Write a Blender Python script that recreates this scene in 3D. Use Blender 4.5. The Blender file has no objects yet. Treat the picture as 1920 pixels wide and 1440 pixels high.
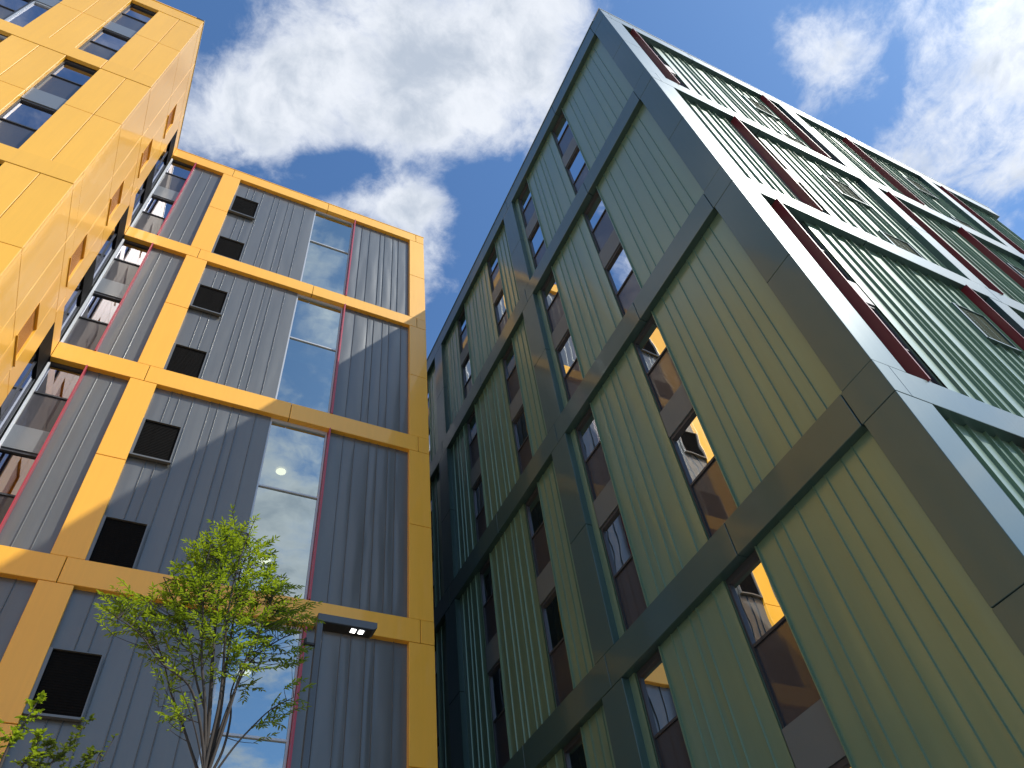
import bpy, bmesh, math, random
from mathutils import Vector, Matrix, noise
random.seed(7)
PI = math.pi
sc = bpy.context.scene
COL = sc.collection
GZ = 1.6            # camera height above the ground; measured heights below are above the camera

# ------------------------------------------------------------------ materials
def new_mat(name):
    m = bpy.data.materials.new(name); m.use_nodes = True
    nt = m.node_tree
    return m, nt, nt.nodes['Principled BSDF']

def N(nt, typ, **kw):
    n = nt.nodes.new(typ)
    for k, v in kw.items():
        if k.startswith('i_'):
            n.inputs[k[2:].replace('_', ' ')].default_value = v
        else:
            setattr(n, k, v)
    return n

def paint(name, col, rough=.3, metal=0., coat=0., coat_rough=.08, var=.06, bump=.0, bscale=.6, island=0., streak=0., ior=1.5, spec=.5, coat_ior=1.5):
    """coated sheet metal: faint tone drift, dust streaks, gentle oil-canning"""
    m, nt, b = new_mat(name)
    b.inputs['Roughness'].default_value = rough
    b.inputs['Metallic'].default_value = metal
    b.inputs['Coat Weight'].default_value = coat
    b.inputs['Coat Roughness'].default_value = coat_rough
    b.inputs['IOR'].default_value = ior; b.inputs['Coat IOR'].default_value = coat_ior
    b.inputs['Specular IOR Level'].default_value = spec
    tc = N(nt, 'ShaderNodeTexCoord')
    n1 = N(nt, 'ShaderNodeTexNoise', i_Scale=.9, i_Detail=4., i_Roughness=.6)
    nt.links.new(tc.outputs['Object'], n1.inputs['Vector'])
    mp = N(nt, 'ShaderNodeMapping'); mp.inputs['Scale'].default_value = (9, 9, .5)
    nt.links.new(tc.outputs['Object'], mp.inputs['Vector'])
    n2 = N(nt, 'ShaderNodeTexNoise', i_Scale=1.3, i_Detail=5., i_Roughness=.65)
    nt.links.new(mp.outputs[0], n2.inputs['Vector'])
    add = N(nt, 'ShaderNodeMath', operation='MULTIPLY_ADD'); add.inputs[1].default_value = streak; 
    nt.links.new(n2.outputs['Fac'], add.inputs[0])
    mul = N(nt, 'ShaderNodeMath', operation='MULTIPLY'); mul.inputs[1].default_value = var
    nt.links.new(n1.outputs['Fac'], mul.inputs[0]); nt.links.new(mul.outputs[0], add.inputs[2])
    geo = N(nt, 'ShaderNodeNewGeometry')
    isl = N(nt, 'ShaderNodeMath', operation='MULTIPLY_ADD'); isl.inputs[1].default_value = island
    nt.links.new(geo.outputs['Random Per Island'], isl.inputs[0]); nt.links.new(add.outputs[0], isl.inputs[2])
    off = N(nt, 'ShaderNodeMath', operation='SUBTRACT'); off.inputs[1].default_value = (var + streak + island) / 2 - 1
    nt.links.new(isl.outputs[0], off.inputs[0])
    hs = N(nt, 'ShaderNodeHueSaturation'); hs.inputs['Color'].default_value = (*col, 1)
    nt.links.new(off.outputs[0], hs.inputs['Value'])
    nt.links.new(hs.outputs[0], b.inputs['Base Color'])
    rr = N(nt, 'ShaderNodeMapRange'); rr.inputs['To Min'].default_value = rough * .85; rr.inputs['To Max'].default_value = rough * 1.2
    nt.links.new(n2.outputs['Fac'], rr.inputs['Value']); nt.links.new(rr.outputs[0], b.inputs['Roughness'])
    if bump:
        mb = N(nt, 'ShaderNodeMapping'); mb.inputs['Scale'].default_value = (1.6, 1.6, .55)
        nt.links.new(tc.outputs['Object'], mb.inputs['Vector'])
        n3 = N(nt, 'ShaderNodeTexNoise', i_Scale=bscale, i_Detail=1.5, i_Roughness=.4)
        nt.links.new(mb.outputs[0], n3.inputs['Vector'])
        bp = N(nt, 'ShaderNodeBump', i_Strength=1., i_Distance=bump)
        nt.links.new(n3.outputs['Fac'], bp.inputs['Height'])
        nt.links.new(bp.outputs[0], b.inputs['Normal']); nt.links.new(bp.outputs[0], b.inputs['Coat Normal'])
    return m

def glass(name, tint, refl_min, refl_col=(1, 1, 1), wobble=.002, ior=1.6):
    m = bpy.data.materials.new(name); m.use_nodes = True; nt = m.node_tree
    nt.nodes.clear()
    out = N(nt, 'ShaderNodeOutputMaterial')
    fr = N(nt, 'ShaderNodeFresnel', i_IOR=ior)
    mx = N(nt, 'ShaderNodeMapRange'); mx.inputs['To Min'].default_value = refl_min; mx.inputs['To Max'].default_value = 1.
    nt.links.new(fr.outputs[0], mx.inputs['Value'])
    tr = N(nt, 'ShaderNodeBsdfTransparent'); tr.inputs[0].default_value = (*tint, 1)
    gl = N(nt, 'ShaderNodeBsdfGlossy'); gl.inputs['Color'].default_value = (*refl_col, 1); gl.inputs['Roughness'].default_value = .006
    tc = N(nt, 'ShaderNodeTexCoord')
    no = N(nt, 'ShaderNodeTexNoise', i_Scale=1.1, i_Detail=1.)
    nt.links.new(tc.outputs['Object'], no.inputs['Vector'])
    bp = N(nt, 'ShaderNodeBump', i_Strength=1., i_Distance=wobble)
    nt.links.new(no.outputs['Fac'], bp.inputs['Height']); nt.links.new(bp.outputs[0], gl.inputs['Normal'])
    ms = N(nt, 'ShaderNodeMixShader')
    nt.links.new(mx.outputs[0], ms.inputs[0]); nt.links.new(tr.outputs[0], ms.inputs[1]); nt.links.new(gl.outputs[0], ms.inputs[2])
    nt.links.new(ms.outputs[0], out.inputs[0])
    return m

def emis(name, col, s):
    m, nt, b = new_mat(name)
    b.inputs['Base Color'].default_value = (*col, 1)
    b.inputs['Emission Color'].default_value = (*col, 1); b.inputs['Emission Strength'].default_value = s
    return m

YEL = paint('yellow_cassette_paint', (.88, .455, .040), rough=.36, coat=.38, coat_rough=.04, var=.07, streak=.13, island=.07, bump=.004, bscale=.5)
YTRIM = paint('amber_louvre_paint', (.52, .21, .02), rough=.4, coat=.2)
GRY = paint('grey_standing_seam', (.136, .143, .142), rough=.36, metal=.35, coat=.25, coat_rough=.12, var=.12, streak=.18, island=.10, bump=.006, bscale=1.2)
GRN = paint('sage_standing_seam', (.142, .226, .145), rough=.37, metal=.30, coat=.8, coat_rough=.22, coat_ior=1.5, var=.12, streak=.20, island=.10, bump=.006, bscale=1.1)
GBAND = paint('dark_green_cassette_paint', (.048, .095, .088), rough=.36, metal=.3, coat=.5, coat_rough=.10, var=.08, streak=.06, island=.05, bump=.004)
RED = paint('dark_red_fin_paint', (.20, .018, .022), rough=.4, coat=.2)
PINK = paint('red_fin_paint', (.40, .030, .055), rough=.4, coat=.3)
FRAME = paint('charcoal_window_frame', (.035, .037, .042), rough=.4)
SILVER = paint('silver_window_frame', (.48, .50, .52), rough=.35, metal=.3)
WHITE = paint('pale_mullion_metal', (.75, .77, .78), rough=.3, metal=.2)
SPAN = paint('taupe_spandrel_metal', (.115, .132, .132), rough=.45, metal=.1, coat=.08)
SPANG = paint('grey_spandrel_metal', (.20, .215, .225), rough=.3, metal=.3, coat=.3)
SCREEN = paint('dark_insect_screen', (.032, .030, .036), rough=.4, coat=.9, coat_rough=.02, var=.3, streak=.3)
BLACK = paint('black_louvre', (.004, .004, .004), rough=.7, spec=.1)
OLIVE = paint('olive_vent_mesh', (.085, .105, .065), rough=.8, spec=.15)
DARK = paint('dark_backing', (.02, .02, .02), rough=.8)
CORE = paint('core_wall', (.12, .12, .12), rough=.8)
ROOF = paint('roof_membrane', (.4, .4, .4), rough=.8)
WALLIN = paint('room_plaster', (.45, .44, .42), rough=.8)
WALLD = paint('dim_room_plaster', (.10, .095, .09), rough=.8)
CURT = paint('pink_grey_curtain', (.40, .15, .22), rough=.8, streak=.4)
GLASS = glass('window_glass', (.30, .38, .38), .44, (.80, .91, .90))
GLASSD = glass('tinted_window_glass', (.35, .37, .40), .34, (.86, .88, 1.))
GLASSG = glass('dark_window_glass', (.28, .36, .36), .40, (.92, .95, 1.), wobble=.004)
LITE = emis('warm_ceiling_lamp', (1., .80, .48), 3.2)
LED = emis('white_led', (1., .97, .92), 9.)
POLE = paint('slate_lamp_paint', (.050, .060, .072), rough=.45, coat=.2)
POLED = paint('black_lamp_underside', (.012, .012, .014), rough=.5)

def ground_mat():
    m, nt, b = new_mat('concrete_paving')
    tc = N(nt, 'ShaderNodeTexCoord')
    n = N(nt, 'ShaderNodeTexNoise', i_Scale=.6, i_Detail=8.)
    nt.links.new(tc.outputs['Object'], n.inputs['Vector'])
    r = N(nt, 'ShaderNodeValToRGB')
    r.color_ramp.elements[0].color = (.20, .19, .17, 1); r.color_ramp.elements[1].color = (.34, .32, .29, 1)
    nt.links.new(n.outputs['Fac'], r.inputs[0]); nt.links.new(r.outputs[0], b.inputs['Base Color'])
    b.inputs['Roughness'].default_value = .85
    return m

# ------------------------------------------------------------------ mesh helper
class Frame:
    """facade frame: u along the wall, d into the wall, z up (measured above the camera)"""
    def __init__(s, kind, plane):
        s.kind, s.plane = kind, plane
    def __call__(s, u, d, z):
        z += GZ
        if s.kind == 'S': return Vector((u, s.plane + d, z))      # faces -Y
        if s.kind == 'W': return Vector((s.plane + d, u, z))      # faces -X
        if s.kind == 'E': return Vector((s.plane - d, u, z))      # faces +X
YF = Frame('S', 14.25); TF = Frame('S', 9.43); TS = Frame('E', -3.95)
GL = Frame('W', 7.51); GR = Frame('S', 3.10); YE = Frame('E', 5.92)
XYZ = lambda u, d, z: Vector((u, d, z))

class MB:
    def __init__(s): s.v = []; s.f = []; s.sm = []
    def box(s, F, u0, u1, d0, d1, z0, z1):
        k = len(s.v)
        s.v += [F(u, d, z) for u in (u0, u1) for d in (d0, d1) for z in (z0, z1)]
        s.f += [tuple(k + i for i in q) for q in ((0, 1, 3, 2), (4, 6, 7, 5), (0, 4, 5, 1), (2, 3, 7, 6), (0, 2, 6, 4), (1, 5, 7, 3))]
        s.sm += [False] * 6
        return s
    def grid(s, pts, smooth=True):
        k = len(s.v); n = len(pts); m = len(pts[0])
        for r in pts: s.v += r
        for i in range(n - 1):
            for j in range(m - 1):
                a = k + i * m + j
                s.f.append((a, a + 1, a + m + 1, a + m)); s.sm.append(smooth)
        return s
    def tube(s, pts, rad, n=7):
        k = len(s.v)
        for i, p in enumerate(pts):
            a = pts[max(i - 1, 0)]; b = pts[min(i + 1, len(pts) - 1)]
            t = (b - a).normalized()
            x = t.cross(Vector((.13, 1, .2))).normalized(); y = t.cross(x)
            for j in range(n):
                c = 2 * PI * j / n
                s.v.append(p + (x * math.cos(c) + y * math.sin(c)) * rad[i])
        for i in range(len(pts) - 1):
            for j in range(n):
                s.f.append((k + i * n + j, k + i * n + (j + 1) % n, k + (i + 1) * n + (j + 1) % n, k + (i + 1) * n + j)); s.sm.append(True)
        s.f.append(tuple(k + j for j in range(n))); s.sm.append(False)
        s.f.append(tuple(k + (len(pts) - 1) * n + j for j in range(n))); s.sm.append(False)
        return s
    def poly(s, vs, smooth=False):
        k = len(s.v); s.v += vs; s.f.append(tuple(range(k, k + len(vs)))); s.sm.append(smooth); return s
    def build(s, name, mat, parent=None, bevel=0., fix=True):
        me = bpy.data.meshes.new(name)
        off = parent_world(parent)
        me.from_pydata([v - off for v in s.v], [], s.f)
        me.polygons.foreach_set('use_smooth', s.sm)
        if fix:
            bm = bmesh.new(); bm.from_mesh(me); bmesh.ops.recalc_face_normals(bm, faces=bm.faces); bm.to_mesh(me); bm.free()
        me.materials.append(mat)
        o = bpy.data.objects.new(name, me); COL.objects.link(o)
        if parent: o.parent = parent
        if bevel:
            md = o.modifiers.new('edge', 'BEVEL'); md.width = bevel; md.segments = 1; md.limit_method = 'ANGLE'
        return o

WORLD = {}
def parent_world(p):
    v = Vector((0, 0, 0))
    while p: v += p.location; p = p.parent
    return v

def thing(name, loc, label, cat, group=None):
    o = bpy.data.objects.new(name, None); COL.objects.link(o); o.location = loc
    o['label'] = label; o['category'] = cat
    if group: o['group'] = group
    return o

# ------------------------------------------------------------------ facade pieces
def cassettes(F, u0, u1, z0, z1, d0, d1, uj=(), zj=(), gap=.016):
    """flat metal cassettes with open joints, as boxes, plus a dark backing set just behind the joints"""
    b = MB()
    us = [u0] + [u for u in sorted(uj) if u0 + .02 < u < u1 - .02] + [u1]
    zs = [z0] + [z for z in sorted(zj) if z0 + .02 < z < z1 - .02] + [z1]
    for i in range(len(us) - 1):
        for j in range(len(zs) - 1):
            a = us[i] + (gap / 2 if i else 0); c = us[i + 1] - (gap / 2 if i < len(us) - 2 else 0)
            e = zs[j] + (gap / 2 if j else 0); g = zs[j + 1] - (gap / 2 if j < len(zs) - 2 else 0)
            b.box(F, a, c, d0, d1, e, g)
    return b

def seam_panel(F, u0, u1, z0, z1, d, ribs, seed=0, rib_h=.035, bow=.0025, wobk=1., rw=.014):
    """standing-seam sheet: bowed, slightly oil-canned pans between narrow upright ribs"""
    rnd = random.Random(seed * 131 + int(u0 * 100))
    b = MB()
    us = [u0] + [r for r in ribs if u0 + .03 < r < u1 - .03] + [u1]
    nz = 26
    for i in range(len(us) - 1):
        a, c = us[i], us[i + 1]; w = c - a
        nu = 8
        tilt = rnd.uniform(-.003, .004) * wobk; bw = bow * rnd.uniform(.4, 1.3) * min(1, w / .35)
        ph = rnd.uniform(0, 100)
        rows = []
        for k in range(nz + 1):
            tz = k / nz; z = z0 + (z1 - z0) * tz
            endf = min(1, min(tz, 1 - tz) * 9 + .15)
            row = []
            for j in range(nu + 1):
                t = j / nu
                prof = math.sin(PI * t) ** .8
                wob = noise.noise(Vector((a * 3 + t * 1.2 + ph, z * .45, seed))) * .010 + noise.noise(Vector((ph, z * 1.3, t * 2))) * .003
                dd = d - (bw * prof + wob * wobk * .55 * prof + tilt * (t - .5) * 2 * .5) * endf
                row.append(F(a + w * t, dd, z))
            rows.append(row)
        b.grid(rows)
    for r in us[1:-1]:      # folded seam: narrow crest, wider foot
        k = len(b.v); za, zb = z0 + .004, z1 - .004
        for z in (za, zb): b.v += [F(r - rw, d + .012, z), F(r - .003, d - rib_h, z), F(r + .003, d - rib_h, z), F(r + rw, d + .012, z)]
        b.f += [(k, k + 1, k + 5, k + 4), (k + 1, k + 2, k + 6, k + 5), (k + 2, k + 3, k + 7, k + 6), (k, k + 1, k + 2, k + 3), (k + 4, k + 5, k + 6, k + 7)]
        b.sm += [False] * 5
    b.box(F, u0, u1, d + .03, d + .05, z0, z1)      # backing sheet
    return b

def room(F, parent, u0, u1, z0, z1, d0, depth, mat, slabs=()):
    b = MB()
    A = F(u0, d0, z0)
    t = .03
    b.box(F, u0 - t, u1 + t, d0 + depth, d0 + depth + t, z0 - t, z1 + t)
    b.box(F, u0 - t, u0, d0, d0 + depth, z0, z1)
    b.box(F, u1, u1 + t, d0, d0 + depth, z0, z1)
    b.box(F, u0 - t, u1 + t, d0, d0 + depth, z1, z1 + t)
    b.box(F, u0 - t, u1 + t, d0, d0 + depth, z0 - t, z0)
    for s0, s1 in slabs: b.box(F, u0, u1, d0 + .1, d0 + depth, s0, s1)
    return b.build('room_interior', mat, parent)

def pane_box(F, parent, name, mat, u0, u1, d, z0, z1, tilt=True):
    b = MB()
    k = random.uniform(-1, 1) * .0035 if tilt else 0; q = random.uniform(-1, 1) * .0035 if tilt else 0
    hz = (z1 - z0) / 2; hu = (u1 - u0) / 2
    b.poly([F(u0, d - k * hz - q * hu, z0), F(u1, d - k * hz + q * hu, z0), F(u1, d + k * hz + q * hu, z1), F(u0, d + k * hz - q * hu, z1)])
    return b.build(name, mat, parent, fix=False)

def window(F, parent, u0, u1, S, B, d, kind, splits=None, frame_mat=FRAME, sides=None):
    """stacked sashes between the soffit height S and the band top B. splits: list of (type, lower offset from S)"""
    fr = MB(); w = .042; dz = .05
    d_in = d + .09
    splits = splits or (('pane', 1.14), ('screen', 2.33), ('spandrel', 3.03), ('pane', 4.24), ('screen', 9))
    # outer frame
    fr.box(F, u0, u0 + w, d, d_in, B, S); fr.box(F, u1 - w, u1, d, d_in, B, S)
    fr.box(F, u0 + w, u1 - w, d, d_in, S - .10, S)
    fr.box(F, u0 + w, u1 - w, d, d_in, B, B + .05)
    top = S - .10; items = []
    for i, (t, off) in enumerate(splits):
        bot = max(S - off, B + .05)
        if bot >= top - .05: break
        items.append((t, bot, top))
        if bot > B + .06:
            if splits[i][0] == 'spandrel':
                fr.box(F, u0 + w, u1 - w, d - .01, d_in, bot - .07, bot); top = bot - .07
            else:
                fr.box(F, u0 + w, u1 - w, d + .005, d_in, bot - .022, bot + .022); top = bot - .022
        else: break
    wo = fr.build('window', frame_mat, parent)
    mats = {'Y': (GLASS, SPANG), 'T': (GLASSD, SPANG), 'G': (GLASSG, SPAN)}[kind]
    for t, z0, z1 in items:
        if t == 'pane': pane_box(F, wo, 'pane', mats[0], u0 + w, u1 - w, d + .045, z0 + .02, z1)
        elif t == 'screen': pane_box(F, wo, 'insect_screen', SCREEN, u0 + w, u1 - w, d + .035, z0 + .02, z1)
        elif t == 'spandrel': MB().box(F, u0 + .01, u1 - .01, d - .035, d + .03, z0 + .004, z1 + .02).build('spandrel_panel', mats[1], wo)
    return wo, items

def vent(F, parent, u0, u1, z0, z1, d, frame_mat, fill, proud=.03, lip=.012, fd=0):
    """square ventilation louvre: projecting sheet frame with a sill lip, fine blades inside"""
    b = MB(); t = .03
    b.box(F, u0 - .07, u0, d - proud, d + .05, z0 - t, z1 + .012); b.box(F, u1, u1 + t, d - proud, d + .05, z0 - t, z1 + .012)
    b.box(F, u0, u1, d - proud, d + .05, z1, z1 + .012)
    b.box(F, u0 - .045, u1 + .045, d - proud - lip, d + .05, z0 - t - .012, z0)
    v = b.build('vent', frame_mat, parent); d += fd
    l = MB(); n = 24
    for i in range(n):
        z = z0 + (z1 - z0) * (i + .5) / n
        l.box(F, u0, u1, d + .015, d + .022, z - .008, z + .005)
    l.box(F, u0, u1, d + .024, d + .05, z0, z1)
    l.build('louvre', fill, v)
    return v

# ================================================================== GROUND
g = MB(); g.poly([Vector((-400, -400, 0)), Vector((400, -400, 0)), Vector((400, 400, 0)), Vector((-400, 400, 0))])
go = g.build('ground', ground_mat(), None, fix=False); go['kind'] = 'structure'

# ================================================================== YELLOW BUILDING
yb = thing('apartment_building', (-2, 14.25, 0), 'apartment block at left with bright yellow frames around dark grey ribbed panels', 'building')
TOPS = [29.02, 22.80, 16.62, 10.42, 4.22]              # band tops, above the camera
BOTS = [28.44, 22.25, 16.00, 9.82, 3.60]
DP = .14                                               # recess of the grey panels
ZG = -GZ
for i, (t, b_) in enumerate(zip(TOPS, BOTS)):
    # band along the grey facade and round its free corner
    cassettes(YF, -3.945, 5.918, b_, t, 0, .30, uj=(-1.81, 1.88, 5.58)).build('band', YEL, yb, bevel=.007)
    MB().box(YF, -3.9, 5.88, .05, .28, b_ + .02, t - .02).build('band_core', DARK, yb)
    bb = TOPS[i + 1] if i < 4 else ZG
    mid = b_ - 2.76
    cassettes(YF, -2.12, -1.49, bb + .006, b_ - .012, .002, .16, zj=(mid,)).build('column', YEL, yb, bevel=.007)
    cassettes(YF, 5.31, 5.916, bb + .006, b_ - .012, .002, .30, zj=(mid,)).build('column', YEL, yb, bevel=.007)
    MB().box(YF, -2.10, -1.51, .03, .155, bb, b_).build('column_core', DARK, yb)
    MB().box(YF, 5.33, 5.90, .03, .28, bb, b_).build('column_core', DARK, yb)
    # grey seam panels
    seam_panel(YF, -3.105, -2.12, bb, b_, DP, (-2.82, -2.485), seed=i + 1, bow=.004).build('seam_panel', GRY, yb, fix=False)
    seam_panel(YF, -1.49, 1.43, bb, b_, DP, (-1.10, -.87, -.545, -.12, .08, .425, .64, 1.045), seed=i + 11).build('seam_panel', GRY, yb, fix=False)
    rr = [(3.36, 3.69, 4.12, 4.31, 4.65, 4.88), (3.42, 3.87, 4.08, 4.39, 4.62, 5.04), (3.43, 3.75, 4.17, 4.40, 4.72, 4.94),
          (3.40, 3.80, 4.03, 4.36, 4.56, 4.99), (3.40, 3.80, 4.03, 4.36, 4.56, 4.99)][i]
    seam_panel(YF, 3.03, 5.31, bb, b_, DP, rr, seed=i + 21, bow=.009, wobk=1.8).build('seam_panel', GRY, yb, fix=False)
    # big window with red fin
    big = (('pane', 2.44), ('pane', 9))
    wo, items = window(YF, yb, 1.435, 2.975, b_, bb, DP + .02, 'Y', big, frame_mat=SILVER)
    z_sl = b_ - 2.65
    room(YF, wo, 1.43, 2.98, max(bb, ZG) + .02, b_ - .15, DP + .13, 2.6, WALLIN, slabs=((z_sl - .62, z_sl - .02),))
    for zc in (b_ - .16, z_sl - .63):
        lm = MB(); c = YF(2.17, DP + 1.72, zc - .03)
        lm.poly([c + Vector((.14 * math.cos(a * PI / 12), .14 * math.sin(a * PI / 12), 0)) for a in range(24)])
        if zc > 0 and i in (2, 3): lm.build('ceiling_lamp', LITE, wo, fix=False)
    MB().box(YF, 2.985, 3.022, -.035, DP + .03, bb + .01, b_ - .004).build('fin', PINK, yb)
    # narrow corner window with red fin
    wo, items = window(YF, yb, -3.935, -3.145, b_, bb, DP + .02, 'T', frame_mat=FRAME)
    cu = MB(); rows = []
    for k in range(2):
        z = (bb + .1, b_ - .2)[k]
        rows.append([YF(-3.9 + .72 * j / 40, DP + .30 + .035 * math.sin(j * .95) + .012 * math.sin(j * 2.3), z) for j in range(41)])
    cu.grid(rows); cu.build('curtain', CURT, wo, fix=False)
    MB().box(YF, -3.95, -3.895, DP - .055, DP + .019, bb, b_ - .12).build('corner_mullion', WHITE, yb)
    MB().box(YF, -3.142, -3.107, -.03, DP + .03, bb + .01, b_ - .004).build('fin', PINK, yb)
# vents in the grey panels
for k in range(10):
    zt = 27.13 - 3.108 * k
    if zt < 0: break
    z0, z1 = zt - 1.19, zt
    s = [b_ for b_, t in zip(BOTS, TOPS)]
    vent(YF, yb, -1.425, -.615, z0, z1, DP - .09, GRY, BLACK)
# wing ("tower") cassettes : front
U0 = -14.0
for i, (t, b_) in enumerate(zip((29.1, 22.88, 16.64, 10.44, 4.24), (28.36, 22.20, 16.0, 9.8, 3.6))):
    bb = (22.88, 16.64, 10.44, 4.24, ZG)[i]
    cassettes(TF, U0, -3.951, b_, t, -.012, .10, uj=(-12.2, -8.75, -5.23 if i % 2 else -6.62)).build('band', YEL, yb, bevel=.006)
    # side: same band, flush
    cassettes(TS, 9.53, 14.245, b_, t, .0, .10, uj=(10.9, 12.85)).build('band', YEL, yb, bevel=.006)
    mid = b_ - 2.76
    for (a, c, j) in ((-5.23, -3.951, (-4.585,)), (-7.33, -6.06, (-6.685,)), (-10.6, -8.72, (-9.6,)), (-14., -11.4, (-12.7,))):
        cassettes(TF, a, c, bb + .008, b_ - .012, 0, .12, uj=j, zj=(mid,)).build('cladding', YEL, yb, bevel=.005)
    MB().box(TF, -5.22, -3.97, .03, .11, bb, b_).build('cladding_core', DARK, yb)
    MB().box(TF, -7.32, -6.07, .03, .11, bb, b_).build('cladding_core', DARK, yb)
    MB().box(TF, -14, -8.73, .03, .11, bb, b_).build('cladding_core', DARK, yb)
    window(TF, yb, -6.06, -5.23, b_, bb, .12, 'T')
    window(TF, yb, -7.87, -7.33, b_, bb, .12, 'T', (('pane', 2.33), ('spandrel', 3.03), ('pane', 9)), frame_mat=SILVER)
    window(TF, yb, -8.72, -7.875, b_, bb, .12, 'T')
    window(TF, yb, -11.4, -10.6, b_, bb, .12, 'T')
    # side cladding round the vents and the corner window
    zt1 = b_ - 1.32; zt2 = zt1 - 3.1; h = 1.24
    v0, v1 = 11.66, 12.44
    zv = [(zt1 - h, zt1), (zt2 - h, zt2)]
    zlo, zhi = bb + .008, b_ - .008
    cassettes(TS, 9.555, 10.88, zlo, zhi, .003, .12, zj=(mid,)).build('cladding', YEL, yb, bevel=.005)
    cassettes(TS, 10.892, v0, zlo, zhi, .003, .12, zj=(mid,)).build('cladding', YEL, yb, bevel=.005)
    cassettes(TS, v1, 13.16, zlo, zhi, .003, .12, zj=(mid,)).build('cladding', YEL, yb, bevel=.005)
    for a, c in ((max(zlo, zv[0][1]), zhi), (zv[1][1], zv[0][0]), (zlo, zv[1][0])):
        if c - a > .03: MB().box(TS, v0 + .006, v1 - .006, .003, .12, a, c).build('cladding', YEL, yb, bevel=.005)
    MB().box(TS, 9.6, v0, .03, .115, bb, b_).build('cladding_core', DARK, yb)
    for z0, z1 in zv:
        if z0 > ZG:
            b = MB(); b.box(TS, v0 - .03, v1 + .03, -.03, .03, z0 - .03, z0 - .012)
            b.box(TS, v0 + .0, v0 + .012, .0, .10, z0, z1)
            v = b.build('vent', YEL, yb)
            l = MB(); n = 22
            for q in range(n):
                z = z0 + (z1 - z0) * (q + .5) / n
                l.box(TS, v0, v1, .055, .075, z - .02, z + .012)
            l.box(TS, v0, v1, .08, .10, z0, z1)
            l.build('louvre', YTRIM, v)
    # side leaf of the corner window
    sp = (('louvre', .95), ('pane', 3.05), ('louvre', 4.05), ('pane', 9))
    fr = MB(); top = b_
    for a, c in ((13.165, 13.19), (13.66, 13.685), (14.22, 14.248)): fr.box(TS, a, c, .02, .10, bb, b_)
    wo = fr.build('window', FRAME, yb)
    for tname, off in sp:
        bot = max(b_ - off, bb + .02)
        if tname == 'louvre': MB().box(TS, 13.19, 14.22, .0, .06, bot, top - .01).build('louvre', BLACK, wo)
        else: pane_box(TS, wo, 'pane', GLASSD, 13.19, 14.22, .05, bot, top)
        top = bot
    MB().box(TS, 13.19, 14.22, .30, .33, bb, b_).build('blind', SPAN, wo)
# coping, roofs, cores, free end wall
MB().box(TS, 9.40, 30, -.02, .25, 29.10, 29.16).build('coping', SILVER, yb)
MB().box(TF, U0, -3.95, -.03, .25, 29.104, 29.155).build('coping', YEL, yb)
MB().box(YF, -3.95, 5.93, -.012, .3, 29.024, 29.05).build('coping', YEL, yb)
cassettes(TS, 14.256, 30, 28.3, 29.1, 0, .12, uj=(17., 20., 24.)).build('band', YEL, yb)
MB().box(XYZ, -14, -3.97, 14.7, 30, ZG + GZ, 28.9 + GZ).build('wall_core', CORE, yb)
MB().box(XYZ, -14, -5.9, 11.3, 14.68, 0, 28.9 + GZ).build('wall_core', CORE, yb)
MB().box(XYZ, -3.96, 5.80, 17.3, 30, 0, 28.6 + GZ).build('wall_core', CORE, yb)
MB().box(XYZ, -3.96, 5.85, 14.5, 30, 28.6 + GZ, 28.75 + GZ).build('roof', ROOF, yb)
MB().box(XYZ, -14, -4.06, 9.6, 30, 28.92 + GZ, 28.98 + GZ).build('roof', ROOF, yb)
ys = seam_panel(YE, 14.56, 30, ZG, 28.44, .12, [14.56 + .42 * k for k in range(1, 37)], seed=77); ys.build('seam_panel', GRY, yb, fix=False)
for t, b_ in zip(TOPS, BOTS):
    MB().box(YE, 14.556, 30, .004, .3, b_, t).build('band', YEL, yb)

# ================================================================== GREEN BUILDING
gb = thing('apartment_building', (7.51, 3.10, 0), 'apartment block at right with a dark green grid over sage green ribbed metal panels', 'building')
GT = [25.95, 19.80, 13.65, 7.42, 1.20]; GBt = [25.20, 19.10, 12.99, 6.79, .60]
DG = .15
YEND = 30.6
wins = [(6.17, 7.03), (8.83, 9.67), (11.54, 12.38), (14.40, 15.24), (18.22, 19.06), (21.08, 21.92), (24.9, 25.74)]
cols = [(9.86, 10.56), (16.54, 17.26), (23.2, 23.9)]
RL = {0: (4.08, 4.31, 4.63, 4.87, 5.27, 5.60, 5.81), 1: (7.31, 7.76, 7.97, 8.29, 8.50), 2: (10.82, 11.04, 11.3),
      3: (12.62, 12.95, 13.16, 13.52, 13.74, 14.1), 4: (15.42, 15.76, 15.98, 16.3)}
segs = [(3.69, 6.17), (7.03, 8.83), (9.67, 9.86), (10.56, 11.54), (12.38, 14.40), (15.24, 16.54), (17.26, 18.22), (19.06, 21.08), (21.92, 23.2), (23.9, 24.9), (25.74, YEND)]
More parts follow.
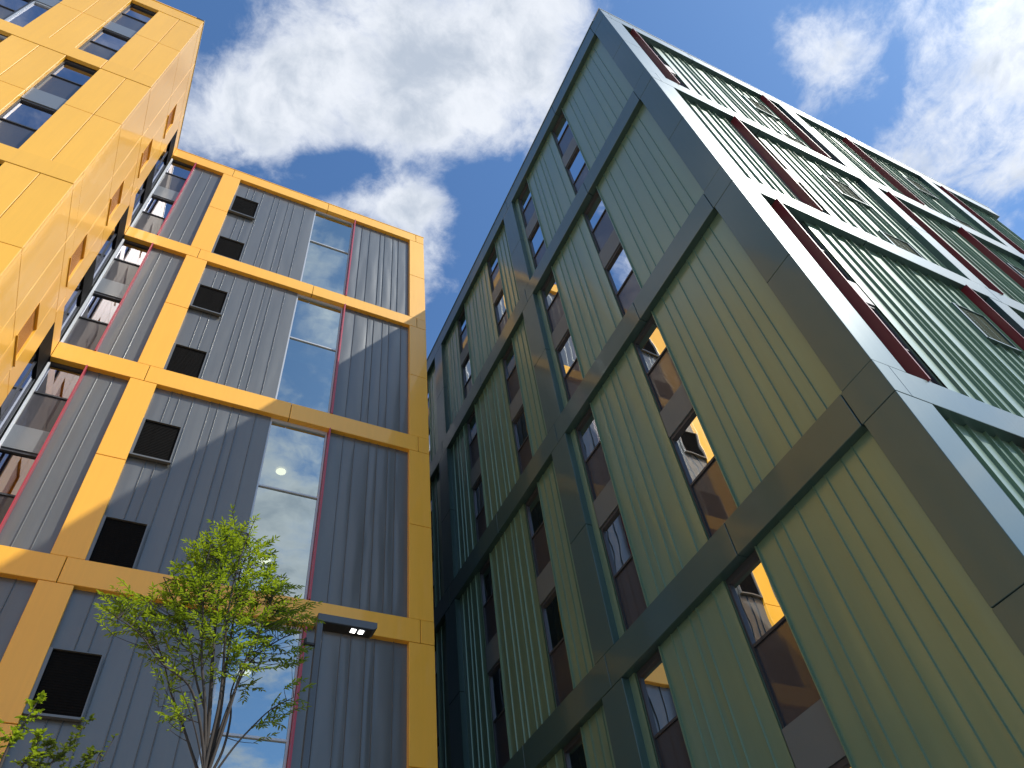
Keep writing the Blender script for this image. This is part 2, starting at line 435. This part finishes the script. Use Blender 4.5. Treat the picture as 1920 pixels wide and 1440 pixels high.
for i, (t, b_) in enumerate(zip(GT, GBt)):
    bb = GT[i + 1] if i < 4 else ZG
    cassettes(GL, 3.10, YEND, b_, t, 0, .30, uj=(3.72, 6.45, 10.2, 13.6, 16.9, 20.3, 23.6, 27)).build('band', GBAND, gb, bevel=.006)
    MB().box(GL, 3.2, YEND - .05, .05, .28, b_ + .02, t - .02).build('band_core', DARK, gb)
    mid = b_ - 2.78
    # corner column (wraps both faces)
    cc = MB()
    for a, c in ((bb + .006, mid - .006), (mid + .006, b_ - .010)):
        cc.box(XYZ, 7.512, 8.15, 3.102, 3.69, a + GZ, c + GZ)
    cc.build('column', GBAND, gb, bevel=.006)
    MB().box(XYZ, 7.54, 8.12, 3.13, 3.66, bb + GZ, b_ + GZ).build('column_core', DARK, gb)
    for a, c in cols:
        cassettes(GL, a, c, bb + .006, b_ - .010, .002, .20, zj=(mid,)).build('column', GBAND, gb, bevel=.006)
        MB().box(GL, a + .02, c - .02, .03, .19, bb, b_).build('column_core', DARK, gb)
    for s_i, (a, c) in enumerate(segs):
        if s_i < 2: ribs = RL[s_i]
        elif s_i == 3: ribs = RL[2]
        elif s_i == 4: ribs = RL[3]
        elif s_i == 5: ribs = RL[4]
        else: ribs = [a + .33 * k + .06 * math.sin(k * 5 + s_i) for k in range(1, int((c - a) / .33) + 1)]
        seam_panel(GL, a, c, bb, b_, DG, ribs, seed=40 + i * 7 + s_i, rib_h=.026, bow=(.003, .009)[s_i in (1, 4) and i < 3], wobk=.7).build('seam_panel', GRN, gb, fix=False)
    for k, (a, c) in enumerate(wins):
        wo, items = window(GL, gb, a + .02, c, b_, bb, DG + .04, 'G')
        if k < 5 and bb > ZG:
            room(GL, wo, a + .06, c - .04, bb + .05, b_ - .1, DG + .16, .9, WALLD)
        MB().box(GL, a, a + .018, DG - .045, DG + .10, bb + .01, b_ - .02).build('window_trim', GRN, wo)
# ---- right face (faces the sun)
XEND = 25.5
gcols = [(14.46, 15.06), (21.16, 21.74)]
def gr_bay(i, t, b_, bb):
    cassettes(GR, 8.152 if False else 7.811, XEND, b_, t, 0, .30, uj=(10.9, 14.9, 18.4, 21.9)).build('band', GBAND, gb, bevel=.006)
    mid = b_ - 2.78
    for a, c in gcols:
        cassettes(GR, a, c, bb + .006, b_ - .010, .002, .20, zj=(mid,)).build('column', GBAND, gb, bevel=.006)
    odd = i % 2 == 0
    fins = (8.56, 13.74, 17.45, 22.25) if odd else (10.06, 15.5, 18.45, 22.9)
    cuts = []
    for f in fins:
        w1 = f + .80
        for a, c in gcols:
            if f < a < w1: w1 = a
        cuts.append((f, w1))
        MB().box(GR, f - .015, f + .015, -.035, DG + .02, bb + .01, b_ - .004).build('fin', RED, gb)
        window(GR, gb, f + .02, w1, b_, bb, DG + .05, 'G')
    solid = cuts + [(a, c) for a, c in gcols]
    solid.sort(); u = 8.15; sg = []
    for a, c in solid:
        if a > u + .05: sg.append((u, a - .016))
        u = max(u, c)
    sg.append((u, XEND - .05))
    pat = [.32, .35, .22, .30, .46, .22, .30, .22, .38, .30]
    for q, (a, c) in enumerate(sg):
        ribs = []; x = a + (.30 if a > 9 else .42); k = 0
        while x < c - .1: ribs.append(x); x += pat[k % 10]; k += 1
        seam_panel(GR, a, c, bb, b_, DG, ribs, seed=90 + i * 9 + q, rib_h=.045, rw=.007, bow=.0025, wobk=.35).build('seam_panel', GRN, gb, fix=False)
    for v0 in (12.5, 19.5):
        for zt in (b_ - 1.28, b_ - 4.38):
            z0 = max(zt - 1.16, bb + .03)
            if zt - z0 > .3: vent(GR, gb, v0, v0 + .82, z0, zt, DG - .055, GBAND, OLIVE, proud=.012, lip=.012)
for i, (t, b_) in enumerate(zip(GT, GBt)):
    gr_bay(i, t, b_, GT[i + 1] if i < 4 else ZG)
MB().box(XYZ, 7.49, XEND + .02, 3.085, 3.5, 25.955 + GZ, 26.0 + GZ).build('coping', SILVER, gb, bevel=.01)
MB().box(XYZ, 7.49, 7.9, 3.505, YEND, 25.955 + GZ, 26.0 + GZ).build('coping', GBAND, gb, bevel=.01)
MB().box(XYZ, 7.75, XEND - .1, 3.35, YEND - .1, 25.5 + GZ, 25.6 + GZ).build('roof', ROOF, gb)
MB().box(XYZ, 9.0, XEND - .1, 4.4, YEND - .1, 0, 25.45 + GZ).build('wall_core', CORE, gb)
MB().box(XYZ, XEND - .1, XEND - .05, 3.28, YEND - .1, 0, 25.2 + GZ).build('end_wall', GRN, gb)
MB().box(XYZ, 7.72, XEND, YEND - .09, YEND, 0, 25.2 + GZ).build('end_wall', GRN, gb)

# ================================================================== STREET LAMP
LX, LY, LZ = 2.14, 9.3, 6.58 + GZ
lamp = thing('street_lamp', (LX, LY, 0), 'slim slate grey street lamp post whose bent square arm carries two lit white LEDs', 'street lamp')
p = MB(); w = .042
p.box(XYZ, LX - w, LX + w, LY - w, LY + w, .3, LZ - .12)
p.build('pole', POLE, lamp, bevel=.004)
MB().box(XYZ, LX - .12, LX + .12, LY - .12, LY + .12, 0, .3).build('base', POLE, lamp, bevel=.01)
a = MB(); x0, x1 = LX - w, LX + .82; y0, y1 = LY - w - .015, LY + w + .13
prof = [(x0, LZ - .12), (x0 + .0, LZ), (x1, LZ), (x1, LZ - .085), (x1 - .045, LZ - .12)]
k = len(a.v)
for y in (y0, y1): a.v += [Vector((x, y, z)) for x, z in prof]
n = len(prof)
a.f += [tuple(range(n)), tuple(range(n, 2 * n))] + [(j, (j + 1) % n, n + (j + 1) % n, n + j) for j in range(n)]; a.sm += [False] * (n + 2)
arm = a.build('arm', POLE, lamp, bevel=.004)
MB().box(XYZ, LX + w + .01, x1 - .06, y0 + .012, y1 - .012, LZ - .128, LZ - .1205).build('underside', POLED, arm)
for q in (0, 1):
    xx = x1 - .36 + q * .115
    MB().box(XYZ, xx - .015, xx + .095, LY - .03, LY + .09, LZ - .136, LZ - .1285).build('lens_housing', POLE, arm)
    MB().box(XYZ, xx, xx + .065, LY - .01, LY + .07, LZ - .143, LZ - .137).build('led', LED, arm)
s = MB(); s.box(XYZ, LX - .165, LX - w, LY - .02, LY + .03, LZ - .49, LZ - .455)
s.box(XYZ, LX - .185, LX - .155, LY - .03, LY + .04, LZ - .49, LZ - .40)
s.build('bracket', POLED, lamp, bevel=.004)

# rounded frame peeping over the lower edge
q0 = Vector((2.86, 8.0, 3.31 + GZ))

# ================================================================== TREES
def leaf_mat(name, c1, c2, trans):
    m = bpy.data.materials.new(name); m.use_nodes = True; nt = m.node_tree; nt.nodes.clear()
    out = N(nt, 'ShaderNodeOutputMaterial')
    geo = N(nt, 'ShaderNodeNewGeometry')
    r = N(nt, 'ShaderNodeValToRGB'); r.color_ramp.elements[0].color = (*c1, 1); r.color_ramp.elements[1].color = (*c2, 1)
    nt.links.new(geo.outputs['Random Per Island'], r.inputs[0])
    d = N(nt, 'ShaderNodeBsdfPrincipled', i_Roughness=.38)
    t = N(nt, 'ShaderNodeBsdfTranslucent')
    br = N(nt, 'ShaderNodeMixRGB', blend_type='MULTIPLY'); br.inputs[0].default_value = 1; br.inputs[2].default_value = (1.5, 1.35, .5, 1)
    nt.links.new(r.outputs[0], br.inputs[1]); nt.links.new(br.outputs[0], t.inputs[0])
    nt.links.new(r.outputs[0], d.inputs['Base Color'])
    ms = N(nt, 'ShaderNodeMixShader'); ms.inputs[0].default_value = trans
    nt.links.new(d.outputs[0], ms.inputs[1]); nt.links.new(t.outputs[0], ms.inputs[2]); nt.links.new(ms.outputs[0], out.inputs[0])
    return m
LEAF = leaf_mat('fresh_green_leaf', (.13, .215, .016), (.27, .38, .036), .50)
LEAF2 = leaf_mat('olive_round_leaf', (.075, .12, .022), (.15, .21, .04), .35)
BARK = paint('grey_brown_bark', (.045, .036, .030), rough=.85, var=.5, streak=.5)

def leaf(mb, p, dirv, L, W, up):
    d = dirv.normalized(); s = d.cross(up)
    if s.length < .05: s = d.cross(Vector((1, .3, 0)))
    s.normalize(); nrm = s.cross(d)
    k = len(mb.v); fold = W * .35; dr = nrm * (-L * .10)
    mb.v += [p, p + d * L * .35 + s * W + nrm * fold, p + d * L * .72 + s * W * .62 + nrm * fold * .7 + dr * .6, p + d * L + dr,
             p + d * L * .72 - s * W * .62 + nrm * fold * .7 + dr * .6, p + d * L * .35 - s * W + nrm * fold, p + d * L * .4 , p + d * L * .72 + dr * .5]
    mb.f += [(k, k + 1, k + 6), (k + 1, k + 2, k + 7, k + 6), (k + 2, k + 3, k + 7), (k + 3, k + 4, k + 7), (k + 4, k + 5, k + 6, k + 7), (k + 5, k, k + 6)]
    mb.sm += [False] * 6

def spline(pts, n):
    out = []
    for i in range(len(pts) - 1):
        p0 = pts[max(i - 1, 0)]; p1 = pts[i]; p2 = pts[i + 1]; p3 = pts[min(i + 2, len(pts) - 1)]
        for k in range(n):
            t = k / n
            out.append(.5 * ((2 * p1) + (p2 - p0) * t + (2 * p0 - 5 * p1 + 4 * p2 - p3) * t * t + (3 * p1 - p0 - 3 * p2 + p3) * t ** 3))
    out.append(pts[-1]); return out

def V3(x, y, z): return Vector((x, y, z + GZ))
tree = thing('tree', (1.02, 9.2, 0), 'young multi stemmed tree with feathery fresh green leaves in front of the grey ribbed facade', 'tree')
wood = MB(); leaves = MB(); rnd = random.Random(5)
base = V3(1.02, 9.2, 3.95)
wood.tube([Vector((1.05, 9.2, -.05)), Vector((1.0, 9.2, 1.2)), Vector((1.06, 9.2, 3.2)), Vector((1.01, 9.2, 4.9)), base], [.085, .07, .065, .062, .058], 10)
# limbs: (x, z, y-offset at the tip), traced as the photo shows them, given depth of their own
limbs = [
 ([(1.0, 4.25), (.84, 4.75), (.62, 5.15), (.25, 5.35), (-.05, 5.62), (-.35, 5.75)], -.35, .022),
 ([(.98, 4.2), (.82, 4.55), (.60, 5.0), (.45, 5.3), (.30, 5.7), (.1, 6.1)], .45, .020),
 ([(1.0, 4.3), (.93, 4.95), (.84, 5.6), (.76, 6.3), (.70, 7.0), (.72, 7.72)], .05, .034),
 ([(1.0, 4.25), (.86, 4.95), (.70, 5.5), (.58, 6.1), (.48, 6.7), (.46, 7.1)], -.3, .024),
 ([(1.03, 4.3), (1.06, 4.9), (1.02, 5.6), (1.0, 6.3), (.96, 6.9), (.98, 7.35)], .25, .030),
 ([(1.04, 4.2), (1.12, 4.8), (1.20, 5.5), (1.32, 6.1), (1.42, 6.6), (1.55, 6.95)], -.15, .024),
 ([(1.05, 4.15), (1.17, 4.55), (1.20, 5.0), (1.16, 5.4), (1.30, 5.9), (1.62, 6.3)], .4, .020),
 ([(1.06, 4.1), (1.25, 4.5), (1.45, 4.8), (1.62, 5.0), (1.85, 5.15)], -.2, .016),
 ([(1.0, 4.3), (.90, 4.9), (.72, 5.3), (.45, 6.0), (.15, 6.5), (-.0, 6.75)], .1, .020),
 ([(1.0, 4.35), (1.0, 5.1), (.90, 5.9), (.86, 6.5), (.88, 7.1), (.95, 7.6)], -.45, .022),
 ([(1.04, 4.3), (1.14, 5.1), (1.3, 5.7), (1.62, 6.1), (1.9, 6.3)], .15, .020),
 ([(1.0, 4.15), (.86, 4.45), (.70, 4.7), (.55, 4.85)], -.5, .012),
]
tips = []
for pts, yo, r0 in limbs:
    n = len(pts)
    P = [base] + [V3(x, 9.2 + yo * ((i + 1) / n) ** 1.2, z) for i, (x, z) in enumerate(pts)]
    S = spline(P, 5); m = len(S)
    wood.tube(S, [r0 * (1 - .86 * (i / (m - 1)) ** .8) + .0025 for i in range(m)], 6)
    for i in range(m):
        f = i / (m - 1)
        if f > .28: tips.append((S[i], (S[min(i + 1, m - 1)] - S[max(i - 1, 0)]).normalized(), f, yo))
# crown clumps  (x, z, radius), on the tree's own vertical plane
clumps = [(.72, 7.5, .22, 10), (.66, 7.25, .30, 20), (1.0, 7.25, .28, 16), (.50, 7.0, .30, 18), (.34, 6.6, .30, 18), (.80, 6.8, .38, 28), (1.25, 6.9, .30, 16),
          (.66, 6.35, .38, 28), (1.08, 6.4, .38, 26), (.34, 6.2, .28, 16), (1.48, 6.5, .30, 16), (-.10, 6.05, .24, 13), (-.32, 6.0, .16, 8), (.08, 5.85, .22, 10),
          (.60, 5.95, .38, 24), (1.05, 5.95, .36, 22), (1.46, 6.05, .28, 12), (.25, 5.75, .20, 7), (.80, 5.6, .30, 14), (1.2, 5.55, .28, 11), (.50, 5.5, .22, 7),
          (.42, 5.1, .14, 4), (.62, 4.75, .14, 6), (1.75, 5.15, .16, 7), (1.5, 4.85, .12, 4), (1.65, 5.7, .18, 6), (1.75, 6.3, .16, 6)]
clumps = [(x, 9.2 / 9.2 * z, r, n) for x, z, r, n in clumps]
def sprig(start, dirv, L, n, lf, lw, mb, wd, rnd, droop=.25):
    d = dirv.normalized(); pts = [start]; p = start.copy()
    for k in range(5):
        d = (d + Vector((rnd.uniform(-.15, .15), rnd.uniform(-.15, .15), -droop * .16))).normalized()
        p = p + d * L / 5; pts.append(p.copy())
    wd.tube(pts, [.0045, .004, .0035, .003, .0022, .0012], 3)
    S = spline(pts, 3)
    for k in range(n):
        t = (k + .6) / n; q = S[min(int(t * (len(S) - 1)), len(S) - 2)]
        side = 1 if k % 2 else -1
        sd = d.cross(Vector((0, 0, 1)))
        if sd.length < .1: sd = Vector((1, 0, 0))
        sd.normalize()
        ld = d * .75 + sd * side * rnd.uniform(.6, 1.0) + Vector((rnd.uniform(-.3, .3), rnd.uniform(-.3, .3), rnd.uniform(-.35, .2)))
        leaf(mb, q, ld, lf * rnd.uniform(.7, 1.2), lw * rnd.uniform(.8, 1.2), Vector((rnd.uniform(-.3, .3), rnd.uniform(-.3, .3), 1)))
    leaf(mb, S[-1], d, lf, lw, Vector((0, .2, 1)))
for cx, cz, r, cnt in clumps:
    for k in range(int(cnt * 1.7)):
        while True:
            o = Vector((rnd.uniform(-1, 1), rnd.uniform(-1, 1), rnd.uniform(-1, 1)))
            if o.length < 1: break
        tgt = V3(cx + o.x * r, 9.2 + o.y * max(r * 1.3, .35) + rnd.uniform(-.15, .15), cz + o.z * r * .9)
        best = min(tips, key=lambda t: (t[0] - tgt).length + (.3 if t[0].z > tgt.z else 0))
        s0 = best[0]; v = tgt - s0
        if v.length > .16:
            midp = s0.lerp(tgt, .5) + Vector((0, 0, -.04 * v.length))
            wood.tube(spline([s0, midp, tgt], 3), [.006, .0055, .005, .0045, .004, .0035, .003], 3)
        out = Vector((tgt.x - .85, (tgt.y - 9.2) * .8, .25 + rnd.uniform(-.3, .5)))
        out += Vector((rnd.uniform(-.6, .6), rnd.uniform(-.6, .6), rnd.uniform(-.2, .4)))
        sprig(tgt, out, rnd.uniform(.16, .30), rnd.randint(9, 14), .084, .0128, leaves, wood, rnd)
wood.build('trunk', BARK, tree, fix=False); leaves.build('crown', LEAF, tree, fix=False)

# rounder leaved young trees at the lower left
def sapling(loc, stems, label, group, seed, L, W, mat, dens):
    t = thing('tree', (loc[0], loc[1], 0), label, 'tree', group)
    wd, lv, r = MB(), MB(), random.Random(seed)
    b0 = Vector((loc[0], loc[1], 1.6))
    wd.tube([Vector((loc[0], loc[1], -.05)), Vector((loc[0] + .03, loc[1], .8)), b0], [.04, .034, .028], 8)
    for pts, rad in stems:
        P = [b0] + [V3(*q) for q in pts]; S = spline(P, 6); m = len(S)
        wd.tube(S, [rad * (1 - .85 * i / (m - 1)) + .002 for i in range(m)], 5)
        for i in range(m):
            if S[i].z - GZ < pts[0][2] : continue
            f = i / (m - 1)
            for q in range(dens):
                if r.random() < .85 * (1.15 - f * .5):
                    dv = Vector((r.uniform(-1, 1), r.uniform(-1, 1), r.uniform(.0, .9)))
                    sprig(S[i] + (S[min(i + 1, m - 1)] - S[i]) * r.random(), dv, r.uniform(.08, .22) * (1.25 - f), r.randint(4, 8), L, W, lv, wd, r, .1)
            leaf(lv, S[i], Vector((r.uniform(-1, 1), r.uniform(-1, 1), .3)), L, W, Vector((0, 0, 1)))
    wd.build('trunk', BARK, t, fix=False); lv.build('crown', mat, t, fix=False)
SH = __import__('math')
ys_ = 7.6
sapling((-.78, ys_), [([(-.80, ys_, 3.25), (-.77, ys_, 3.65), (-.70, ys_, 4.05)], .016), ([(-.95, ys_ + .1, 3.2), (-.98, ys_, 3.55), (-1.0, ys_ - .1, 3.75)], .014),
                      ([(-.66, ys_ + .1, 3.2), (-.62, ys_ + .1, 3.5), (-.58, ys_, 3.72)], .012)],
        'sunlit bright green young tree tip over the amber column at the lower left', 'young trees at the lower left', 3, .048, .017, LEAF, 3)
ys_ = 8.4
sapling((-.48, ys_), [([(-.50, ys_, 3.45), (-.40, ys_, 3.9), (-.28, ys_, 4.28)], .015), ([(-.36, ys_ + .15, 3.4), (-.22, ys_, 3.75), (-.15, ys_, 3.95)], .012),
                      ([(-.62, ys_, 3.4), (-.58, ys_, 3.7), (-.55, ys_ - .1, 3.95)], .012)],
        'shaded olive young tree with small round leaves below the lowest black vent', 'young trees at the lower left', 9, .042, .017, LEAF2, 3)
ys_ = 8.1
sapling((-.12, ys_), [([(-.10, ys_, 3.5), (-.05, ys_, 3.75), (.0, ys_, 4.0)], .008)],
        'thin nearly bare sapling shoot with a few leaves beside the olive young tree', 'young trees at the lower left', 12, .05, .016, LEAF2, 0)

# ================================================================== CAMERA
R = [[0.8994644571587851, -0.42472916272624833, -0.10280480843769928], [0.2734923543190369, 0.7306153077786625, -0.6256222535752072], [0.34083078270174244, 0.5346086516035355, 0.7733226798649883]]
cam = bpy.data.objects.new('camera', bpy.data.cameras.new('camera')); COL.objects.link(cam)
x = Vector(R[0]); y = -Vector(R[1]); z = -Vector(R[2])
M = Matrix((x, y, z)).transposed().to_4x4(); M.translation = (0, 0, GZ)
cam.matrix_world = M
cam.data.sensor_width = 36; cam.data.lens = 36 * 1434.596 / 1920; cam.data.clip_end = 3000
sc.camera = cam

# small rounded metal frame at the lower edge
def ray(px, py, dist):
    d = (x * (px - 960) / 1434.6 - y * (py - 720) / 1434.6 - z); return Vector((0, 0, GZ)) + d * dist
mf = thing('metal_frame', (2.9, 8.0, 0), 'small rounded silver metal frame top peeking over the bottom edge beside the yellow column', 'frame')
fx, fy, fz = 2.93, 8.0, 3.42 + GZ
fb = MB()
pts = [Vector((fx - .10, fy, 0)), Vector((fx - .10, fy, fz - .06)), Vector((fx - .085, fy, fz - .02)), Vector((fx - .05, fy, fz)), Vector((fx + .12, fy, fz)), Vector((fx + .16, fy, fz - .03)), Vector((fx + .17, fy, 0))]
fb.tube(spline(pts, 4), [.011] * (6 * 4 + 1), 8); fb.build('bent_tube', SILVER, mf, fix=False)
MB().box(XYZ, fx - .088, fx + .155, fy - .004, fy + .004, fz - .5, fz - .02).build('panel', SPAN, mf)

# ================================================================== LIGHT
sd = Vector((1.03, -1.0, 1.60)).normalized()            # toward the sun
sun = bpy.data.objects.new('sun', bpy.data.lights.new('sun', 'SUN')); COL.objects.link(sun)
sun.data.energy = 4.2; sun.data.angle = math.radians(.53); sun.data.color = (1, .95, .87)
sun.rotation_euler = sd.to_track_quat('Z', 'Y').to_euler()
w = bpy.data.worlds.new('World'); sc.world = w; w.use_nodes = True
nt = w.node_tree; nt.nodes.clear()
out = N(nt, 'ShaderNodeOutputWorld')
sky = N(nt, 'ShaderNodeTexSky', sky_type='NISHITA', sun_disc=False)
sky.sun_elevation = math.asin(sd.z); sky.sun_rotation = math.atan2(sd.x, sd.y)
sky.air_density = 1.0; sky.dust_density = .6; sky.ozone_density = 2.0; sky.altitude = 50
bg = N(nt, 'ShaderNodeBackground'); bg.inputs['Strength'].default_value = .13
tint = N(nt, 'ShaderNodeMixRGB', blend_type='MULTIPLY'); tint.inputs[0].default_value = 1; tint.inputs[2].default_value = (.72, 1.0, 1.22, 1)
nt.links.new(sky.outputs[0], tint.inputs[1]); nt.links.new(tint.outputs[0], bg.inputs[0])
# clouds on a flat layer overhead: coordinates are (x/z, y/z) of the sky direction
tc = N(nt, 'ShaderNodeTexCoord')
sep = N(nt, 'ShaderNodeSeparateXYZ'); nt.links.new(tc.outputs['Generated'], sep.inputs[0])
def math_(op, a, b=None, c=None, clamp=False):
    n = N(nt, 'ShaderNodeMath', operation=op, use_clamp=clamp)
    for i, v in enumerate((a, b, c)):
        if v is None: continue
        if hasattr(v, 'links'): nt.links.new(v, n.inputs[i])
        else: n.inputs[i].default_value = v
    return n.outputs[0]
zz = math_('MAXIMUM', sep.outputs[2], .06)
cu = math_('DIVIDE', sep.outputs[0], zz); cv = math_('DIVIDE', sep.outputs[1], zz)
comb = N(nt, 'ShaderNodeCombineXYZ'); nt.links.new(cu, comb.inputs[0]); nt.links.new(cv, comb.inputs[1])
Pc = comb.outputs[0]
# big cloud bodies, the leading ones added out of view to brighten reflections: (u, v, half-width along axis, half-width across, axis angle deg, weight)
blobs = [(.15, -1.05, .35, .3, 0, .35), (.5, -1.6, .5, .3, 0, .3), (.62, -.30, .30, .16, -10, 1.1), (1.3, -.25, .4, .12, -8, .8), (2.2, -.35, .6, .12, -8, .8), (.10, .285, .20, .125, -25, 1.0), (.22, .20, .14, .10, -25, .55), (-.06, .40, .12, .085, -35, .75), (.155, .455, .085, .035, -22, .85), (.20, .49, .045, .05, 0, .6), (.235, .56, .02, .05, 0, .4), (.33, .27, .09, .05, -20, .35), (.02, .20, .07, .04, -20, .3),
         (.56, .05, .06, .05, 0, .62), (.62, .09, .03, .05, 0, .35), (.80, -.04, .15, .09, -25, .72), (.93, .08, .15, .06, -35, .70), (.70, .02, .06, .03, 0, .3), (.80, .10, .06, .04, 0, .4), (.86, .2, .05, .03, 0, .3), (.78, .13, .05, .03, 0, .25), (1.1, .2, .12, .05, -35, .4), (.99, -.06, .2, .1, 0, .5)]
holes = [(.06, .43, .075, .018, -22, .55), (.25, .385, .05, .02, -20, .6), (.31, .43, .05, .05, 0, .6), (-.14, .31, .05, .04, 0, .6), (.72, .03, .04, .05, 0, .35), (.40, .06, .06, .10, 60, .5), (.45, .20, .10, .10, 0, .5), (-.20, .33, .06, .06, 0, .6), (.36, .42, .07, .10, 0, .5), (.65, .19, .10, .05, -30, .4), (.07, .465, .06, .02, -22, .35), (.69, .02, .02, .06, -40, .25)]
acc = None
for lst, sg in ((blobs, 1), (holes, -1)):
    for (bu, bv, ra, rb, ang, wt) in lst:
        mp = N(nt, 'ShaderNodeMapping', vector_type='TEXTURE')
        mp.inputs['Location'].default_value = (bu, bv, 0); mp.inputs['Rotation'].default_value = (0, 0, math.radians(ang)); mp.inputs['Scale'].default_value = (ra, rb, 1)
        nt.links.new(Pc, mp.inputs[0])
        ln = N(nt, 'ShaderNodeVectorMath', operation='DOT_PRODUCT'); nt.links.new(mp.outputs[0], ln.inputs[0]); nt.links.new(mp.outputs[0], ln.inputs[1])
        e = math_('EXPONENT', math_('MULTIPLY', ln.outputs['Value'], -1.0))
        acc = math_('MULTIPLY', e, wt * sg) if acc is None else math_('MULTIPLY_ADD', e, wt * sg, acc)
warp = N(nt, 'ShaderNodeTexNoise', i_Scale=5., i_Detail=4.); nt.links.new(Pc, warp.inputs['Vector'])
wv = N(nt, 'ShaderNodeVectorMath', operation='MULTIPLY_ADD'); nt.links.new(warp.outputs['Color'], wv.inputs[0]); wv.inputs[1].default_value = (.09, .09, 0); nt.links.new(Pc, wv.inputs[2])
f1 = N(nt, 'ShaderNodeTexNoise', i_Scale=8., i_Detail=14., i_Roughness=.66, i_Distortion=.12); nt.links.new(wv.outputs[0], f1.inputs['Vector'])
f2 = N(nt, 'ShaderNodeTexNoise', i_Scale=1.7, i_Detail=3.); nt.links.new(Pc, f2.inputs['Vector'])
# away from the framed part of the sky scattered cloud comes from the broad noise and the clouds added for reflections
far = N(nt, 'ShaderNodeVectorMath', operation='DISTANCE'); nt.links.new(Pc, far.inputs[0]); far.inputs[1].default_value = (.4, .25, 0)
fm = N(nt, 'ShaderNodeMapRange', interpolation_type='SMOOTHSTEP'); fm.inputs['From Min'].default_value = .65; fm.inputs['From Max'].default_value = 1.1
nt.links.new(far.outputs['Value'], fm.inputs['Value'])
broad = math_('MULTIPLY', math_('SUBTRACT', f2.outputs['Fac'], .40), math_('MULTIPLY', fm.outputs[0], 3.2))
dens = math_('ADD', math_('ADD', acc, broad), math_('MULTIPLY', math_('SUBTRACT', f1.outputs['Fac'], .5), 2.35))
cov = N(nt, 'ShaderNodeMapRange', interpolation_type='SMOOTHSTEP'); cov.inputs['From Min'].default_value = .12; cov.inputs['From Max'].default_value = 1.05
nt.links.new(dens, cov.inputs['Value'])
# thin bright edges, greyer bellies where the layer is thick
th = N(nt, 'ShaderNodeMapRange', interpolation_type='SMOOTHSTEP'); th.inputs['From Min'].default_value = .55; th.inputs['From Max'].default_value = 1.75
f3 = N(nt, 'ShaderNodeTexNoise', i_Scale=10., i_Detail=7., i_Roughness=.6); nt.links.new(wv.outputs[0], f3.inputs['Vector'])
nt.links.new(math_('ADD', dens, math_('MULTIPLY', math_('SUBTRACT', f3.outputs['Fac'], .5), 2.6)), th.inputs['Value'])
cc = N(nt, 'ShaderNodeMixRGB'); cc.inputs[1].default_value = (.86, .90, .97, 1); cc.inputs[2].default_value = (.50, .57, .68, 1)
nt.links.new(th.outputs[0], cc.inputs[0])
# cloud lit from behind near the sun is far brighter
dt = N(nt, 'ShaderNodeVectorMath', operation='DOT_PRODUCT'); nt.links.new(tc.outputs['Generated'], dt.inputs[0]); dt.inputs[1].default_value = sd
glow = math_('MULTIPLY_ADD', math_('POWER', math_('MAXIMUM', dt.outputs['Value'], 0), 24.0), 2.3, .88)
bc = N(nt, 'ShaderNodeBackground'); nt.links.new(glow, bc.inputs['Strength']); nt.links.new(cc.outputs[0], bc.inputs[0])
mx = N(nt, 'ShaderNodeMixShader'); nt.links.new(cov.outputs[0], mx.inputs[0]); nt.links.new(bg.outputs[0], mx.inputs[1]); nt.links.new(bc.outputs[0], mx.inputs[2])
nt.links.new(mx.outputs[0], out.inputs[0])
sc.view_settings.view_transform = 'Standard'; sc.view_settings.look = 'None'; sc.view_settings.exposure = .22; sc.view_settings.gamma = 1
sc.cycles.max_bounces = 8; sc.cycles.transparent_max_bounces = 12; sc.cycles.use_denoising = True
